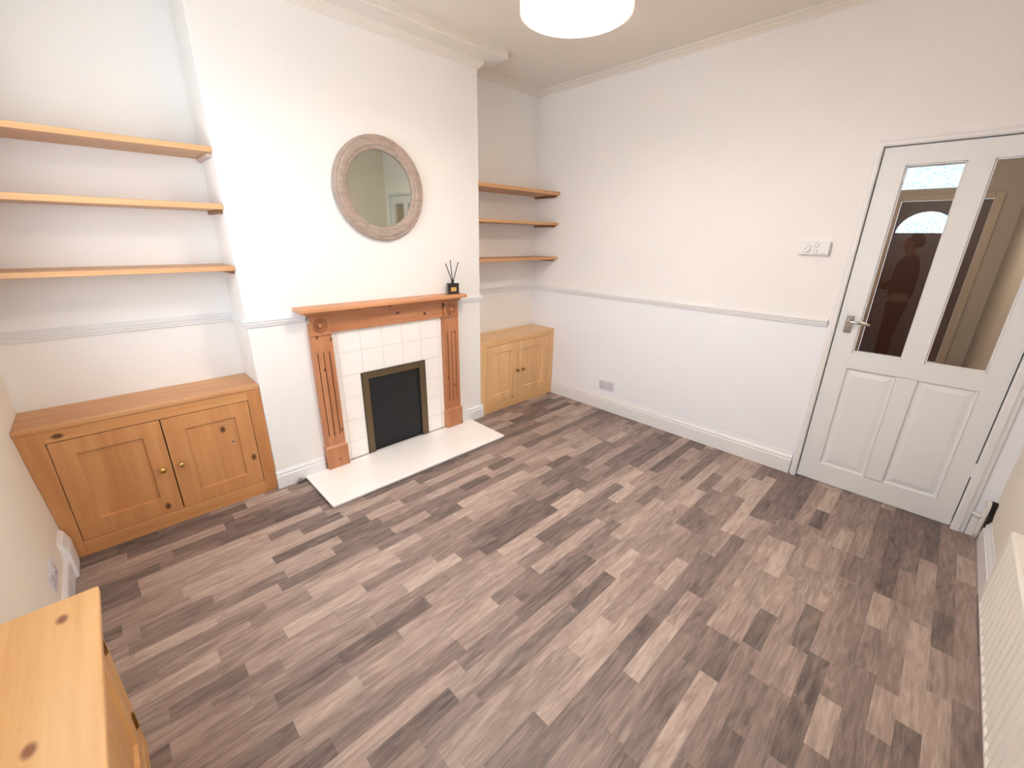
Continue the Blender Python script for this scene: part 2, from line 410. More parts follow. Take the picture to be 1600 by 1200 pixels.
# right wall with the door opening
DY1, DY2, DZ = -2.533, -3.288, 1.992
bm = bmesh.new()
box(bm, W, W+T, DY1+.012, T, F0-.05, H-.0005)
box(bm, W, W+T, YC-T, DY2-.012, F0-.05, H-.0005)
box(bm, W, W+T, DY1+.012, DY2-.012, DZ+.012, H-.0005)
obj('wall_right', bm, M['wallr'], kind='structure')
# front wall (radiator)
VX0, VX1, VZ0, VZ1 = .35, 1.45, 1.10, 2.20
bm = bmesh.new()
box(bm, -.68, VX0, YC-T, YC, F0-.05, H-.0005); box(bm, VX1, W-.0005, YC-T, YC, F0-.05, H-.0005)
box(bm, VX0, VX1, YC-T, YC, F0-.05, VZ0); box(bm, VX0, VX1, YC-T, YC, VZ1, H-.0005)
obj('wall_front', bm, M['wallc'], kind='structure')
w = thing('added_fill_window', None, None, ((VX0+VX1)/2, YC-.06, VZ0), kind='structure')  # made-up window behind the camera, added for cool frontal fill
bm = bmesh.new()
for a in ((VX0, VX0+.05, VZ0, VZ1), (VX1-.05, VX1, VZ0, VZ1), (VX0, VX1, VZ0, VZ0+.05), (VX0, VX1, VZ1-.05, VZ1), ((VX0+VX1)/2-.03, (VX0+VX1)/2+.03, VZ0, VZ1)):
    box(bm, a[0], a[1], YC-.09, YC-.04, a[2], a[3])
obj('window_frame', bm, M['trim'], w, bevel=.004)
bm = bmesh.new(); rect(bm, mpBack(YC-.066), VX0+.02, VX1-.02, VZ0+.02, VZ1-.02, 0); obj('window_pane', bm, M['pane'], w)
w = thing('window_1', None, None, (-.05, (WY0+WY1)/2, WZ0), kind='structure')
bm = bmesh.new()
ym = (WY0+WY1)/2
for a in ((WY0, WY0+.05, WZ0, WZ1), (WY1-.05, WY1, WZ0, WZ1), (WY0, WY1, WZ0, WZ0+.05), (WY0, WY1, WZ1-.05, WZ1), (ym-.03, ym+.03, WZ0, WZ1), (WY0, WY1, 1.80, 1.84)):
    box(bm, -.09, -.04, *a)
obj('window_frame', bm, M['trim'], w, bevel=.004)
bm = bmesh.new(); rect(bm, mpLeft(-.066), WY0+.02, WY1-.02, WZ0+.02, WZ1-.02, 0); obj('window_pane', bm, M['pane'], w)
obj('window_sill', B(-.04, .04, WY0-.04, WY1+.04, WZ0-.03, WZ0), M['trim'], w, bevel=.004)

# cornices
big = [(0, 2.612), (.007, 2.612), (.010, 2.620), (.022, 2.628), (.031, 2.642), (.033, 2.654), (.040, 2.658), (.138, 2.668), (.146, 2.667), (.153, 2.671), (.154, 2.677), (.150, H), (0, H)]
sml = [(0, 2.684), (.006, 2.684), (.010, 2.692), (.022, 2.698), (.036, 2.708), (.044, 2.710), (.056, 2.715), (.060, H), (0, H)]
bm = bmesh.new(); sweep(bm, big, [(XL, -.07), (XL, YB), (XR, YB), (XR, -.07)])
obj('trim_1', bm, M['ceil'], kind='structure')
bm = bmesh.new(); sweep(bm, sml, [(0, -2.1), (0, 0), (XL, 0)]); sweep(bm, sml, [(XR, 0), (W, 0), (W, YC), (0, YC)])
obj('trim_2', bm, M['ceil'], kind='structure')

# dado rails
dz = 1.018
dado = [(0, dz), (.008, dz), (.011, dz+.008), (.010, dz+.012), (.016, dz+.015), (.018, dz+.022), (.015, dz+.026), (.020, dz+.029), (.022, dz+.036), (.018, dz+.040), (.010, dz+.046), (0, dz+.054)]
bm = bmesh.new(); sweep(bm, dado, [(.001, 0), (XL, 0), (XL, YB), (1.262, YB)])
obj('trim_3', bm, M['trim'], kind='structure')
bm = bmesh.new(); sweep(bm, dado, [(2.392, YB), (XR, YB), (XR, 0), (W, 0), (W, -2.486)])
obj('trim_4', bm, M['trim'], kind='structure')

# baseboards
def skirt(h=.118, t=.018, f=.082):
    z = F0
    return [(0, z), (t, z), (t, z+f), (t-.004, z+f+.004), (t-.005, z+f+.010), (t-.002, z+f+.016), (t-.005, z+f+.024), (t-.012, z+f+.030), (t-.014, z+h), (0, z+h)]
bm = bmesh.new(); sweep(bm, skirt(), [(XL-.004, YB), (1.255, YB)]); sweep(bm, skirt(), [(2.394, YB), (XR+.014, YB)])
obj('baseboard_back', bm, M['trim'], kind='structure', bevel=.0015)
sk2 = [(0, F0), (.018, F0), (.018, F0+.098), (.014, F0+.101), (.013, F0+.108), (.015, F0+.114), (.011, F0+.124), (.006, F0+.135), (.004, F0+.148), (0, F0+.148)]
bm = bmesh.new(); sweep(bm, sk2, [(W, YB-.006), (W, -2.487)]); sweep(bm, [(o*.9, z) for o, z in sk2], [(W, -3.349), (W, YC+.0005)])
obj('baseboard_right', bm, M['trim'], kind='structure', bevel=.001)
bm = bmesh.new(); sweep(bm, sk2, [(3.545, YC), (-.6, YC)])
obj('baseboard_front', bm, M['trim'], kind='structure', bevel=.001)
lw = [(0.0, F0), (.042, F0), (.046, F0+.10), (.043, F0+.112), (.036, F0+.122), (.030, F0+.126), (.0, F0+.128)]
bm = bmesh.new(); sweep(bm, lw, [(.0, -1.53), (.0, -.33)])
obj('baseboard_left', bm, M['trim'], kind='structure', bevel=.003)

# ------------------------------------------------------------------ glazed room door
d = thing('door_1', None, None, (W, (DY1+DY2)/2, F0), kind='structure')
bm = bmesh.new()
arch = [(0, 0), (.014, 0), (.020, .006), (.020, .020), (.014, .026), (.012, .034), (0, .036)]
def archit(bm, pr):
    # architrave up, over and down around the opening, face pointing into the room
    o = .003
    ptsA = [(DY1+o, F0), (DY1+o, DZ+o), (DY2-o, DZ+o), (DY2-o, F0)]
    out = [(1, 0), (1, 1), (-1, 1), (-1, 0)]
    rings = []
    for (y, z), (sy, sz) in zip(ptsA, out):
        rings.append([bm.verts.new((W-dd, y+sy*ww*(1 if sy > 0 else 1.6), z+sz*ww)) for dd, ww in pr])
    for a, b in zip(rings, rings[1:]):
        for j in range(len(pr)): bm.faces.new((a[j], a[(j+1) % len(pr)], b[(j+1) % len(pr)], b[j]))
    bm.faces.new(rings[0]); bm.faces.new(rings[-1])
archit(bm, arch)
# lining and stops
for (a, b_, c, e) in ((DY1+.003, DY1+.012, F0, DZ+.012), (DY2-.012, DY2-.003, F0, DZ+.012), (DY2-.012, DY1+.012, DZ+.003, DZ+.012)):
    box(bm, W, W+T, a, b_, c, e)
for (a, b_, c, e) in ((DY1-.012, DY1+.003, F0, DZ+.003), (DY2-.003, DY2+.012, F0, DZ+.003), (DY2, DY1, DZ-.012, DZ+.003)):
    box(bm, W+.042, W+.055, a, b_, c, e)
obj('door_frame', bm, M['trim'], d)
# leaf: stiles and rails around two panes and two panels
G1 = (-2.868, -2.639, .886, 1.900); G2 = (-3.199, -2.960, .886, 1.900)
P1 = (-2.869, -2.639, .128, .787); P2 = (-3.199, -2.960, .132, .790)
mp = mpRight(W+.002)
bm = bmesh.new()
def grid_leaf(bm, ycuts, zcuts, holes, x0, x1):
    for i in range(len(ycuts)-1):
        for j in range(len(zcuts)-1):
            if (i, j) in holes: continue
            box(bm, x0, x1, ycuts[i], ycuts[i+1], zcuts[j], zcuts[j+1])
yb_, yt_ = DY2+.002, DY1-.002
lz0 = F0+.010
box(bm, W+.002, W+.042, yb_, P2[0], lz0, DZ-.002)
box(bm, W+.002, W+.042, G1[1], yt_, lz0, DZ-.002)
box(bm, W+.002, W+.042, P2[0], G1[1], lz0, .130)
box(bm, W+.002, W+.042, P2[0], G1[1], .788, .886)
box(bm, W+.002, W+.042, P2[0], G1[1], 1.900, DZ-.002)
box(bm, W+.002, W+.042, -2.960, -2.868, .128, .790)
box(bm, W+.002, W+.042, -2.960, -2.868, .886, 1.900)
leaf = obj('door_leaf', bm, M['door'], d)
for P in (P1, P2):
    bm = bmesh.new()
    last = loops(bm, mp, [(P[0]-.001, P[1]+.001, P[2]-.0, P[3]+.0, .0), (P[0], P[1], P[2], P[3], .0), (P[0]+.006, P[1]-.006, P[2]+.006, P[3]-.006, -.009), (P[0]+.012, P[1]-.012, P[2]+.012, P[3]-.012, -.011),
                          (P[0]+.016, P[1]-.016, P[2]+.016, P[3]-.016, -.011), (P[0]+.042, P[1]-.042, P[2]+.042, P[3]-.042, -.005)])
    bm.faces.new(last)
    rect(bm, mp, P[0], P[1], P[2], P[3], -.038)
    obj('door_panel', bm, M['door'], d)
for G in (G1, G2):
    bm = bmesh.new()
    # glazing bead
    for (u0, u1, v0, v1) in ((G[0], G[0]+.008, G[2], G[3]), (G[1]-.008, G[1], G[2], G[3]), (G[0], G[1], G[2], G[2]+.008), (G[0], G[1], G[3]-.008, G[3])):
        box(bm, W+.009, W+.036, u0, u1, v0, v1)
    obj('glazing_bead', bm, M['door'], d, bevel=.002)
    bm = bmesh.new(); rect(bm, mpRight(W+.020), G[0]+.004, G[1]-.004, G[2]+.004, G[3]-.004, 0)
    obj('door_pane', bm, M['pane'], d)
# lever handle on its back plate
bm = bmesh.new(); box(bm, W-.006, W+.002, -2.607, -2.571, 1.000, 1.104)
pl = obj('handle_plate', bm, M['chrome'], d, bevel=.003, label='satin chrome back plate')
bm = bmesh.new()
tube(bm, [(W-.004, -2.588, 1.072), (W-.030, -2.588, 1.072), (W-.043, -2.592, 1.072), (W-.047, -2.604, 1.071), (W-.046, -2.64, 1.069), (W-.044, -2.672, 1.066), (W-.040, -2.690, 1.064)], [.011, .009, .009, .0085, .009, .0095, .008], 14)
obj('lever', bm, M['chrome'], pl, smooth=True, label='chrome lever handle')
bm = bmesh.new()
for zz in (1.012, 1.093):
    for yy in (-2.579, -2.599): lathe(bm, [(.0035, -.002), (.003, .002)], (W-.006, yy, zz), 'X', 10)
obj('plate_screw', bm, M['chrome'], pl)
bm = bmesh.new(); box(bm, W+.0, W+.006, -2.5335, -2.5295, 1.02, 1.075); obj('latch', bm, M['chrome'], d)
for zz in (.36, 1.62):
    bm = bmesh.new(); lathe(bm, [(.006, -.04), (.006, .04)], (W-.003, DY2-.001, zz), 'Z', 12); obj('hinge', bm, M['trim'], d, smooth=False)

# ------------------------------------------------------------------ hallway seen through the panes
HX = 8.3; HY0, HY1 = -3.245, -2.03
obj('floor_hall', B(W+T, HX+.1, HY0-.1, HY1+.1, F0-.1, F0), M['floor'], kind='structure')
obj('ceiling_hall', B(W+T, HX+.1, HY0-.1, HY1+.1, H, H+.1), M['ceil'], kind='structure')
obj('wall_hall_right', B(W+T, HX, HY0-.1-.06, HY0-.06, F0, H-.0005), M['hall'], kind='structure')
obj('wall_hall_left', B(W+T, HX, HY1, HY1+.1, F0, H-.0005), M['hall'], kind='structure')
FY0, FY1, FZ = -3.055, -2.225, 2.03          # front door leaf
TZ0, TZ1 = 2.165, 2.452; TY0, TY1 = -2.80, -2.10
bm = bmesh.new()
box(bm, HX, HX+.1, HY0-.1, FY0-.02, F0, TZ0); box(bm, HX, HX+.1, FY1+.02, HY1+.1, F0, TZ0)
box(bm, HX, HX+.1, HY0-.1, TY0, TZ0, TZ1); box(bm, HX, HX+.1, TY1, HY1+.1, TZ0, TZ1); box(bm, HX, HX+.1, HY0-.1, HY1+.1, TZ1, H-.0005)
box(bm, HX, HX+.1, FY0-.02, FY1+.02, FZ+.02, TZ0)
obj('wall_hall_end', bm, M['hall'], kind='structure')
d2 = thing('door_2', None, None, (HX, (FY0+FY1)/2, F0), kind='structure')
bm = bmesh.new()
for a in ((FY0-.085, FY0, F0, FZ+.07), (FY1, FY1+.06, F0, FZ+.07), (FY0, FY1, FZ, FZ+.07)): box(bm, HX-.03, HX, *a)
obj('door_frame', bm, plain('cream_frame_paint', (206, 192, 174), .5), d2, bevel=.006)
# leaf with an arched light
ac, ar, az, ah = -2.53, .285, 1.643, .262
bm = bmesh.new(); n = 24
arcp = [(ac+ar*math.cos(math.pi*i/n), az+ah*math.sin(math.pi*i/n)) for i in range(n+1)]
x0, x1 = HX+.02, HX+.065
for xx in (x0, x1):
    vi = [bm.verts.new((xx, y, z)) for y, z in arcp]
    vo = []
    for i in range(n+1):
        y, z = arcp[i]; t = math.pi*i/n
        if t < math.pi/4*1.0: p = (FY1, az+(FZ-az)*t/(math.pi/4))
        elif t > math.pi*3/4: p = (FY0, az+(FZ-az)*(math.pi-t)/(math.pi/4))
        else: p = (FY1+(FY0-FY1)*(t-math.pi/4)/(math.pi/2), FZ)
        vo.append(bm.verts.new((xx, p[0], p[1])))
    for i in range(n): bm.faces.new((vi[i], vi[i+1], vo[i+1], vo[i]))
    if xx == x0: va = vi
    else: vb = vi
for i in range(n): bm.faces.new((va[i], va[i+1], vb[i+1], vb[i]))
bm.faces.new((va[0], va[-1], vb[-1], vb[0]))
box(bm, x0, x1, FY0, FY1, F0+.01, az)
obj('door_leaf', bm, M['brown'], d2)
bm = bmesh.new()
bm.faces.new([bm.verts.new((HX+.04, y, z)) for y, z in arcp]); obj('arched_pane', bm, M['frost'], d2)
bm = bmesh.new()
for i in (0, 1):
    for k in (0, 1):
        yy0 = FY0+.1+i*.36; loops(bm, mpRight(HX+.02), [(yy0, yy0+.27, .18+.72*k, .78+.72*k, .0), (yy0, yy0+.27, .18+.72*k, .78+.72*k, .008), (yy0+.02, yy0+.25, .2+.72*k, .76+.72*k, .008), (yy0+.02, yy0+.25, .2+.72*k, .76+.72*k, 0)])
obj('panel_moulding', bm, M['brown'], d2)
w2 = thing('window_2', None, None, (HX, (FY0+FY1)/2, TZ0), kind='structure')
bm = bmesh.new(); rect(bm, mpRight(HX+.04), TY0, TY1, TZ0, TZ1, 0); obj('window_pane', bm, M['frost'], w2)
bm = bmesh.new()
for a in ((TY0, TY0+.02, TZ0, TZ1), (TY1-.02, TY1, TZ0, TZ1), (TY0, TY1, TZ0, TZ0+.012), (TY0, TY1, TZ1-.012, TZ1)): box(bm, HX, HX+.06, *a)
obj('window_frame', bm, M['trim'], w2)
obj('wooden_post', B(HX-.08, HX-.005, -2.155, -2.085, F0, 2.16), M['hallwood'], label='varnished wooden post beside the brown front door in the hall', cat='post', bevel=.004)
hl = thing('added_hall_lamp', 'small round white ceiling lamp added to brighten the hall behind the glazed door', 'lamp', (5.6, -2.62, H))  # added lamp, out of view, brightens the hall walls
bm = bmesh.new(); lathe(bm, [(.09, H), (.09, H-.02), (.085, H-.025)], (5.6, -2.62, 0), 'Z', 24); obj('base', bm, M['trim'], hl)
bm = bmesh.new(); lathe(bm, [(.08, H-.025), (.08, H-.05), (.06, H-.08), (.03, H-.095), (.005, H-.10)], (5.6, -2.62, 0), 'Z', 24)
obj('globe', bm, emit('added_hall_lamp_glow', (255, 236, 212), 170), hl, smooth=True)

# ------------------------------------------------------------------ alcove shelves
def shelf(x0, x1, yf, zb, zt, label, group, side, bmat):
    t = thing('wall_shelf', label, 'shelf', ((x0+x1)/2, -.001, zb), group)
    obj('shelf_board', B(x0, x1, yf, -.001, zb, zt), M['shelfp'], t, bevel=.0025)
    if side == 'left':
        obj('batten', B(XL-.020, XL-.0008, -.262, -.004, zb-.018, zb-.0003), bmat, t, bevel=.002, label='short support batten under the right end')
        obj('batten', B(.0015, .019, -.262, -.004, zb-.018, zb-.0003), bmat, t, bevel=.002)
    else:
        bm = bmesh.new(); v = box(bm, W-.020, W-.0008, -.272, -.004, zb-.017, zb-.0003)
        for q in v:
            if q.co.y < -.2 and q.co.z < zb-.01: q.co.y += .02
        obj('batten', bm, bmat, t, bevel=.001, label='short support batten with an angled end')
        obj('batten', B(XR+.0008, XR+.019, -.262, -.004, zb-.017, zb-.0003), bmat, t, bevel=.001)
M['batw'] = plain('pinkish_white_batten', (206, 186, 178), .6)
M['batd'] = pine('dark_batten', (150, 100, 66), (124, 78, 48), (80, 50, 30), 'Y', knots=.1)
gl, gr = 'pine shelves in the left alcove', 'pine shelves in the right alcove'
shelf(.0012, XL-.0008, YB+.001, 1.8842, 1.9092, 'pine board shelf, highest of three in the wide left alcove', gl, 'left', M['batw'])
shelf(.0012, XL-.0008, YB+.001, 1.6266, 1.6540, 'pine board shelf, middle of three in the wide left alcove', gl, 'left', M['batd'])
shelf(.0012, XL-.0008, YB+.001, 1.3265, 1.3508, 'pine board shelf, lowest of three in the wide left alcove', gl, 'left', M['batd'])
shelf(XR+.0008, W-.0008, -.2995, 1.8782, 1.9061, 'pine board shelf, highest of three in the right alcove beyond the mirror', gr, 'right', M['batd'])
shelf(XR+.0008, W-.0008, -.2975, 1.6270, 1.6488, 'pine board shelf, middle of three in the right alcove beyond the mirror', gr, 'right', M['batd'])
shelf(XR+.0008, W-.0008, -.3015, 1.3235, 1.3475, 'pine board shelf, lowest of three in the right alcove beyond the mirror', gr, 'right', M['batd'])

# ------------------------------------------------------------------ alcove cupboards
def knob(t, x, y, z, mat, r=.015):
    bm = bmesh.new(); lathe(bm, [(r*.62, 0), (r*.62, -.003), (r*.36, -.005), (r*.36, -.012), (r*.8, -.016), (r, -.022), (r*.85, -.028), (r*.4, -.031), (.001, -.0315)], (x, y, z), 'Y', 20)
    return obj('knob', bm, mat, t, smooth=True, label='round brass knob')

def cupboard(x0, x1, zt, tth, doors, label, mh, mv, mt2, kmat, lean=False, seamstile=False):
    F = YB
    t = thing('alcove_cupboard', label, 'cupboard', ((x0+x1)/2, F, F0))
    xs0 = doors[0][0][0]-.003; xs1 = doors[-1][0][1]+.003; zd0 = doors[0][0][2]-.003; zd1 = doors[0][0][3]+.003
    # carcass: dark sheet behind the doors, face frame around them
    def fb(a, b, c, e, nm, mt_, yf=F):
        bm = bmesh.new()
        v = box(bm, a, b, yf, F+.022, c, e)
        if lean:
            for q in v:
                if q.co.x < x0+.002: q.co.x += .055*max(0, .688-q.co.z)
        obj(nm, bm, mt_, t, bevel=.0015)
    fb(x0, xs0, F0, zt-tth, 'stile', mv, F-(.004 if seamstile else 0)); fb(xs1, x1, F0, zt-tth, 'stile', mv)
    fb(xs0, xs1, F0, zd0, 'bottom_rail', mh); fb(xs0, xs1, zd1, zt-tth, 'top_rail', mh)
    bm = bmesh.new(); box(bm, x0+.045, x1-.005, F+.0225, F+.028, F0+.01, zt-tth-.001); obj('gap_shade_sheet', bm, M['gap'], t)  # dark sheet paints the shade seen through the door gaps
    bm = bmesh.new(); v = box(bm, x0, x1, F-.005, -.001, zt-tth, zt); obj('top', bm, mt2, t, bevel=.004, seg=3)
    for k, (D, P) in enumerate(doors):
        bm = bmesh.new(); panel_slab(bm, mpBack(F-.0005), D, P, .018, .010, .004)
        dd = obj('door', bm, mv, t)
        kx, kz = D[4], D[5]
        knob(dd, kx, F-.0005, kz, kmat)
    return t
tl = cupboard(.0005, XL-.0012, .688, .023,
     [((.0895, .4865, .076, .604, .4463, .335), (.170, .408, .168, .530)), ((.4915, .886, .076, .604, .526, .338), (.580, .812, .152, .526))],
     'wide orange pine cupboard filling the left alcove below three shelves', M['pineL'], M['pineLv'], M['pineLt'], M['brass'], lean=True)
bm = bmesh.new(); lathe(bm, [(.0075, 0), (.0065, -.002), (.0055, -.0022), (.0052, 0)], (.7785, YB+.0065, .381), 'Y', 18, cap=False); obj('hole_ring', bm, M['batw'], tl, label='pale ring around a small round hole')
bm = bmesh.new(); lathe(bm, [(.0053, 0), (.0053, -.0012)], (.7785, YB+.0065, .381), 'Y', 18); obj('hole', bm, M['gap'], tl)
cupboard(XR+.0012, W-.0012, .666, .026,
     [((2.703, 3.097, .073, .611, 3.072, .338), (2.775, 3.010, .150, .541)), ((3.1015, 3.510, .073, .611, 3.150, .335), (3.187, 3.433, .155, .529))],
     'honey pine cupboard filling the right alcove beside the plain wall', M['pineR'], M['pineRv'], M['pineRt'], M['brassd'], seamstile=True)

# ------------------------------------------------------------------ fireplace
fp = thing('fireplace', 'antique pine fireplace with fluted uprights, white tiles and a black board', 'fireplace', (1.82, YB, .02))
YF = -.343
HZ = .019
def pilaster(x0, x1, p0, p1):
    yb2 = YB-.0006
    bm = bmesh.new()
    # front with three sunk flutes, built as strips
    cx = (x0+x1)/2; fl = [cx-.036, cx, cx+.036]; hw = .0035; z0, z1 = .25, .822
    cuts = [x0]
    for f in fl: cuts += [f-hw, f+hw]
    cuts.append(x1)
    box(bm, x0, x1, YF+.006, yb2, HZ+.14, 1.0)
    box(bm, x0, x1, YF, YF+.006, HZ+.14, z0); box(bm, x0, x1, YF, YF+.006, z1, 1.0)
    for i in range(0, len(cuts)-1, 2): box(bm, cuts[i], cuts[i+1], YF, YF+.006, z0, z1)
    o = obj('pilaster', bm, M['mantv'], fp)
    for f in fl:
        obj('flute', B(f-hw, f+hw, YF+.0045, YF+.0062, z0, z1), M['groove'], o, label='narrow dark flute')
    bm = bmesh.new(); v = box(bm, p0, p1, YF-.012, yb2, HZ, HZ+.150)
    bm2 = bm
    # splayed top of the plinth
    q = [bm.verts.new(p) for p in ((p0, YF-.012, HZ+.150), (p1, YF-.012, HZ+.150), (p1, yb2, HZ+.150), (p0, yb2, HZ+.150), (x0, YF-.001, HZ+.164), (x1, YF-.001, HZ+.164), (x1, yb2, HZ+.164), (x0, yb2, HZ+.164))]
    for f in ((0, 1, 5, 4), (1, 2, 6, 5), (2, 3, 7, 6), (3, 0, 4, 7), (4, 5, 6, 7)): bm.faces.new([q[i] for i in f])
    obj('plinth', bm, M['mantv'], o, bevel=.001)
    bm = bmesh.new(); box(bm, x0+.003, x1-.003, YF-.010, YF+.002, .932, 1.052)
    bl = obj('corner_block', bm, M['mant'], o, bevel=.002)
    bm = bmesh.new(); rr = .047; yy = YF-.010
    pr = [(rr, 0), (rr-.001, -.006), (rr-.005, -.006), (rr-.007, .001), (rr-.009, .001), (rr-.011, -.006), (rr-.014, -.006), (rr-.016, .001), (rr-.018, .001), (rr-.020, -.006), (rr-.023, -.006), (rr-.025, .001), (.017, .001), (.0165, -.005), (.012, -.010), (.006, -.0125), (.0005, -.013)]
    lathe(bm, pr, ((x0+x1)/2, yy+.0005, .992), 'Y', 40)
    obj('rosette', bm, M['mantv'], o)
    bm = bmesh.new()
    for r in (.0475, .0385, .0295, .0205): lathe(bm, [(r, -.0002), (r-.0022, -.0014), (r-.0030, -.0002), (r-.0022, .0008), (r, -.0002)], ((x0+x1)/2, yy, .992), 'Y', 40, cap=False)
    obj('rosette_groove', bm, M['groove'], o, label='dark concentric ring grooves')
    return o
pilaster(1.268, 1.396, 1.262, 1.404)
pilaster(2.240, 2.378, 2.232, 2.388)
obj('frieze', B(1.396, 2.240, YF+.007, YB-.0006, .936, 1.062), M['mant'], fp, bevel=.001)
bm = bmesh.new(); lathe(bm, [(.0105, 0), (.0095, -.0012), (.004, -.0018)], (2.082, YF+.007, .981), 'Y', 18); obj('knot', bm, plain('dark_knot', (62, 36, 22), .5), fp, label='dark round knot in the wood')
bm = bmesh.new()
cv = [(0, 1.050), (.047, 1.050), (.050, 1.056), (.056, 1.060), (.060, 1.068), (.070, 1.076), (.074, 1.083), (0, 1.083)]
def around(bm, prof, x0, x1):
    # moulding returned round both ends of the surround
    rings = []
    for o, z in prof: rings.append([(x0-max(0, o-.041), YB-.0006), (x0-max(0, o-.041), YB-o), (x1+max(0, o-.041), YB-o), (x1+max(0, o-.041), YB-.0006)])
    vs = [[bm.verts.new((p[0], p[1], z)) for p in ring] for ring, (o, z) in zip(rings, prof)]
    for a, b in zip(vs, vs[1:]):
        for j in range(3): bm.faces.new((a[j], a[j+1], b[j+1], b[j]))
    bm.faces.new(vs[0]); bm.faces.new(vs[-1])
around(bm, cv[1:-1], 1.268, 2.378)
obj('bed_moulding', bm, M['mant'], fp)
bm = bmesh.new()
box(bm, 1.201, 2.398, -.4412, YB-.0006, 1.0832, 1.110)
ms = obj('mantel_shelf', bm, M['mantt'], fp, bevel=.007, seg=3)
# tiled panel
TX0, TX1, TF = 1.398, 2.238, -.3125
IX0, IX1, IZ = 1.566, 2.071, .6265
bm = bmesh.new()
box(bm, TX0, IX0, TF+.002, YB-.0006, HZ+.0005, .935); box(bm, IX1, TX1, TF+.002, YB-.0006, HZ+.0005, .935); box(bm, IX0, IX1, TF+.002, YB-.0006, IZ, .935)
tp = obj('tile_panel', bm, M['grout'], fp, label='white square tiles with pale joints')
xs = [TX0, 1.436, 1.590, 1.744, 1.897, 2.050, 2.205, TX1]; zs = [HZ+.0005, .148, .308, .468, .630, .789, .935]
bm = bmesh.new(); g = .0013
for i in range(len(xs)-1):
    for j in range(len(zs)-1):
        a, b_, c, e = xs[i]+g, xs[i+1]-g, zs[j]+g, zs[j+1]-g
        rs = []
        if e > IZ and c < IZ: 
            if b_ <= IX0 or a >= IX1: rs = [(a, b_, c, e)]
            else:
                rs = [(a, b_, max(c, IZ+.0005), e)]
                if a < IX0-.01: rs.append((a, IX0-.0005, c, IZ+.0005))
                if b_ > IX1+.01: rs.append((IX1+.0005, b_, c, IZ+.0005))
        elif c >= IZ: rs = [(a, b_, c, e)]
        else:
            if a < IX0 and min(b_, IX0)-a > .004: rs.append((a, min(b_, IX0-.0005), c, e))
            if b_ > IX1 and b_-max(a, IX1) > .004: rs.append((max(a, IX1+.0005), b_, c, e))
        for (p, q, r_, s) in rs:
            if q-p > .003 and s-r_ > .003: box(bm, p, q, TF, TF+.003, r_, s)
obj('tiles', bm, M['tile'], tp, bevel=.0012, seg=2)
# insert
bm = bmesh.new()
J0, J1, JZ = 1.616, 2.021, .5775
for a in ((IX0+.001, J0, HZ+.0006, IZ-.001), (J1, IX1-.001, HZ+.0006, IZ-.001), (J0, J1, JZ, IZ-.001)): box(bm, a[0], a[1], TF-.006, YB-.0006, a[2], a[3])
fi = obj('fire_frame', bm, M['bronze'], fp, bevel=.0012, label='bronze metal frame')
bm = bmesh.new()
for a in ((IX0-.0015, IX0+.0015, HZ+.0006, IZ+.001), (IX1-.0015, IX1+.0012, HZ+.0006, IZ+.001), (IX0, IX1, IZ-.0015, IZ+.001)): box(bm, a[0], a[1], TF-.0075, TF+.0015, a[2], a[3])
obj('edge_strip', bm, M['black'], fi)
bm = bmesh.new(); box(bm, J0+.0002, J1-.0002, YB-.003, YB-.0006, HZ+.0006, JZ-.0002); obj('back_board', bm, M['black'], fi)
bm = bmesh.new()
bm.free()
for a in ((J0+.0003, J0+.003), (J1-.006, J1-.0003)): obj('inner_rim', B(a[0], a[1], TF-.004, YB-.003, HZ+.0006, JZ-.0002), M['black'], fi)
# hearth
he = thing('hearth', 'white painted hearth slab lying on the floor before the fireplace', 'hearth', (1.81, -.53, F0))
hx0, hx1, hy = 1.117, 2.492, -.764
obj('hearth_slab', B(hx0, hx1, hy, YB-.019, .0045, HZ), M['tile'], he, bevel=.005, seg=3)
obj('hearth_base', B(hx0+.011, hx1-.024, hy+.011, YB-.019, F0+.0004, .0045), M['trim'], he, bevel=.001)
bm = bmesh.new()
for k in range(3):
    for (a, b_) in (((1.566+k*.17, 1.566+k*.17+.165), (-.49, -.335)),): pass
bm.free()
bm = bmesh.new()
for x in (1.436, 1.590, 1.744, 1.897, 2.050, 2.205): box(bm, x-.0008, x+.0008, -.60, -.325, HZ-.001, HZ+.0003)
for y in (-.600, -.460): box(bm, 1.28, 2.36, y-.0008, y+.0008, HZ-.001, HZ+.0003)
obj('tile_joint', bm, M['grout'], he, label='faint painted-over tile joints')

# ------------------------------------------------------------------ round mirror
mc = (1.824, 1.785)
mi = thing('round_mirror', 'round mirror in a limed wood frame hanging above the mantel', 'mirror', (mc[0], YB, mc[1]))
mi.rotation_euler = (R(.30), 0, R(.45)); mi.location.y -= .0028
bm = bmesh.new()
pr = [(.297, -.0006), (.303, -.010), (.303, -.022), (.298, -.030), (.290, -.033), (.284, -.030), (.281, -.031), (.272, -.035), (.250, -.034), (.243, -.029), (.239, -.030), (.228, -.027), (.220, -.020), (.2185, -.010), (.2185, -.0006)]
pr = [(r, o) for r, o in pr]
lathe(bm, pr+[pr[0]], (mc[0], YB, mc[1]), 'Y', 144, cap=False)
bmesh.ops.remove_doubles(bm, verts=bm.verts, dist=1e-6)
fr = obj('mirror_frame', bm, M['mframe'], mi)
bm = bmesh.new(); lathe(bm, [(.2184, -.003), (.2184, -.012)], (mc[0], YB, mc[1]), 'Y', 96); obj('mirror_glass', bm, M['mirror'], mi)

